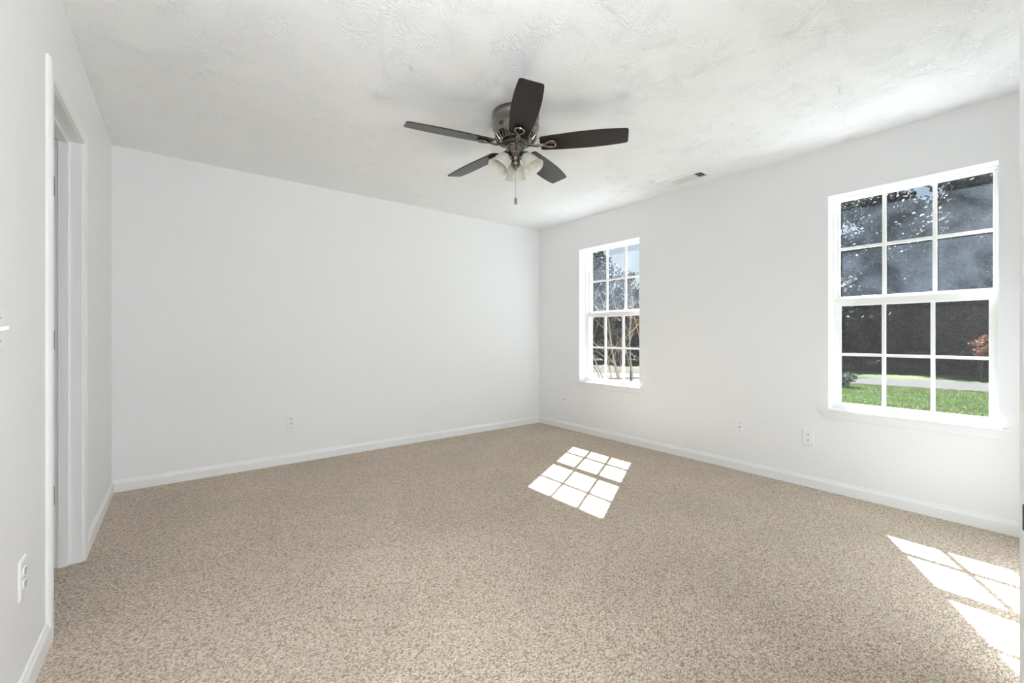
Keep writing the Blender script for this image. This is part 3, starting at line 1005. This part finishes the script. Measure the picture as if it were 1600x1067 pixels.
protos = [tree_proto(1, 10.5, 2.7, 0.10, 60, 160, 0.11, 'leaf_dark'),
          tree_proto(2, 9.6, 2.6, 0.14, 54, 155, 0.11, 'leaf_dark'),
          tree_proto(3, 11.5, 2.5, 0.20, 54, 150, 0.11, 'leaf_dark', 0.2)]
used = [False] * 3
g = random.Random(11)
spots = [(31 * math.cos(R(5.0)), 31 * math.sin(R(5.0)), 0, 1.08), (36 * math.cos(R(8.5)), 36 * math.sin(R(8.5)), 1, 1.0), (31.5 * math.cos(R(42.3)), 31.5 * math.sin(R(42.3)), 0, 0.9), (38 * math.cos(R(41.8)), 38 * math.sin(R(41.8)), 1, 0.9)]
for row, (off, n) in enumerate(((32.0, 9), (37.0, 10), (43.0, 10))):
    for i in range(n):
        ang = R(-14 + 68 * (i + 0.5 + g.uniform(-.3, .3)) / n)         # direction from the room, 0 = +x
        d = off + g.uniform(-1.2, 1.2)
        if 32.8 < math.degrees(ang) < 40.0:      # a gap where the sky shows over lower trees
            low = 0.56
        else:
            low = 1.0
        spots.append((d * math.cos(ang), d * math.sin(ang), row, low))
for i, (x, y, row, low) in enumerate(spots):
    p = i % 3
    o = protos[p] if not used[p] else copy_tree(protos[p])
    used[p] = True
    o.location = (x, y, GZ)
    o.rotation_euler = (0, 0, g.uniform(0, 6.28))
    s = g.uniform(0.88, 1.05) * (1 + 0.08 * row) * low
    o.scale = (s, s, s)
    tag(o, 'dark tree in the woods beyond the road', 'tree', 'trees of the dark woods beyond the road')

def bush_proto(name, seed, r, h, n, per, size, leafmat, stems=6, stemmat='bark'):
    g_ = random.Random(seed)
    root = thing(name)
    bm = bmesh.new()
    cl = []
    for i in range(n):
        a = g_.uniform(0, 6.28); rr = r * math.sqrt(g_.random()) * 0.75
        cl.append(((rr * math.cos(a), rr * math.sin(a), h * (0.16 + 0.68 * g_.random() * (1 - 0.35 * rr / r))), (r * .42, r * .42, h * .20)))
    for c, _ in cl[:stems]:
        tube(bm, [(c[0] * .1, c[1] * .1, 0), (c[0] * .5, c[1] * .5, c[2] * .5), c], [0.03 * r, 0.02 * r, 0.008 * r], 5)
    obj('stems', bm, stemmat, root)
    add_mesh_obj('foliage', leaf_cloud('foliage', cl, per, size, leafmat, seed), root)
    return root
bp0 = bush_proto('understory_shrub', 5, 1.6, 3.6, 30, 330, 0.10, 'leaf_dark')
first = True
for i in range(14):
    ang = R(-9 + 62 * (i + 0.5 + g.uniform(-.1, .1)) / 14)
    d = 27.6 + g.uniform(-.5, .8)
    o = bp0 if first else copy_tree(bp0); first = False
    o.location = (d * math.cos(ang), d * math.sin(ang), GZ)
    o.rotation_euler = (0, 0, g.uniform(0, 6.28)); s = g.uniform(0.85, 1.15); o.scale = (s, s, s)
    tag(o, 'dark bushy shrub at the shaded edge of the woods', 'shrub', 'shrubs along the dark edge of the woods')

# a rust leaved sapling, right of the larger window's lower sash
o = tree_proto(9, 1.55, 0.50, 0.62, 7, 60, 0.055, 'leaf_rust', 0.03)
o.name = 'rust_sapling'
x, y = ray(1534, 14.8); o.location = (x, y, GZ + 0.0); o.rotation_euler = (0, 0, 1)
tag(o, 'small rust orange leaved tree in front of the woods', 'tree')
# brown leaved tree further back
o = tree_proto(21, 8.5, 1.8, 0.35, 16, 120, 0.11, 'leaf_brown', 0.12)
o.name = 'brown_leaved_tree'
x, y = ray(1525, 22); o.location = (x, y, GZ)
tag(o, 'brown autumn leaved tree at the front of the woods', 'tree')
# small pale shrub by the road
o = bush_proto('pale_shrub', 12, 0.42, 0.55, 8, 90, 0.035, 'leaf_grey', 6, 'twig')
x, y = ray(1324, 13.4); o.location = (x, y, GZ)
tag(o, 'small grey green shrub on the lawn beside the pale road', 'shrub')

# bare multi-stem shrub outside the farther window
def bare_shrub(name, seed, loc, nst, spread, h, thick, bias=(0, 0)):
    g_ = random.Random(seed)
    root = thing(name, loc=loc)
    for i in range(nst):
        a = g_.uniform(0, 6.28)
        tilt = g_.uniform(0.15, 1.0) * spread
        d = Vector((math.cos(a) * tilt + bias[0], math.sin(a) * tilt + bias[1], 1)).normalized()
        bm = bmesh.new()
        def grow(p, d, L, r_, depth):
            pts, rs = [p.copy()], [r_]
            n_ = 5
            for k in range(n_):
                d = (d + Vector((g_.uniform(-.16, .16), g_.uniform(-.16, .16), g_.uniform(-.12, .06)))).normalized()
                p = p + d * L / n_
                pts.append(p.copy()); rs.append(r_ * (1 - 0.5 * (k + 1) / n_))
                if depth < 3 and k >= 1 and g_.random() < (0.75 if depth < 2 else 0.45):
                    d2 = (d + Vector((g_.uniform(-.9, .9), g_.uniform(-.9, .9), g_.uniform(-.3, .3)))).normalized()
                    grow(p.copy(), d2, L * g_.uniform(0.4, 0.65), rs[-1] * 0.6, depth + 1)
            tube(bm, pts, rs, 5)
        grow(Vector((math.cos(a) * .1, math.sin(a) * .1, 0)), d, h * g_.uniform(.75, 1.05), thick, 0)
        obj('branch', bm, 'twig', root)
    return root
x, y = ray(985, 7.6)
o = bare_shrub('bare_shrub', 4, (x, y, GZ), 9, 0.55, 2.2, 0.014, (-0.05, 0.10))
tag(o, 'leafless many stemmed shrub close outside the farther window', 'shrub')
# a taller sapling with dull orange leaves behind it
x2, y2 = ray(986, 12.5)
o = tree_proto(35, 2.5, 0.62, 0.80, 9, 34, 0.045, 'leaf_brown', 0.03)
o.name = 'orange_leaved_sapling'
o.location = (x2, y2, GZ + 0.0)
tag(o, 'orange leaved sapling behind the leafless shrub', 'tree')

# mown grass: blades over the part of the lawn the window shows
gr = np.random.default_rng(3)
n = 90000
px = gr.uniform(1290, 1600, n); s = 6.5 + (17 - 6.5) * gr.random(n) ** 0.8
tt = (px - 800) / 668
X = (CF[0] + CF[1] * tt) * s; Y = (CF[1] - CF[0] * tt) * s
def road_x0(Y): return 17.45 + (7.5 - Y) * 0.112
keep = (X > 4.2) & ((X < road_x0(Y) - 0.1))
X, Y = X[keep], Y[keep]; n = len(X)
hgt = gr.uniform(0.02, 0.055, n)
P = np.stack([X, Y, GZ + hgt * 0.5], 1)
U = np.stack([gr.normal(0, .015, n), gr.normal(0, .015, n), hgt * .5], 1)
a = gr.uniform(0, 6.28, n)
Sd = np.stack([np.cos(a) * .006, np.sin(a) * .006, np.zeros(n)], 1)
me = quads_mesh('grass', P, U, Sd, 'blade_grass')
go = bpy.data.objects.new('grass', me); COL.objects.link(go)
tag(go, 'short green grass of the lawn outside the nearer window', 'grass', kind='stuff')
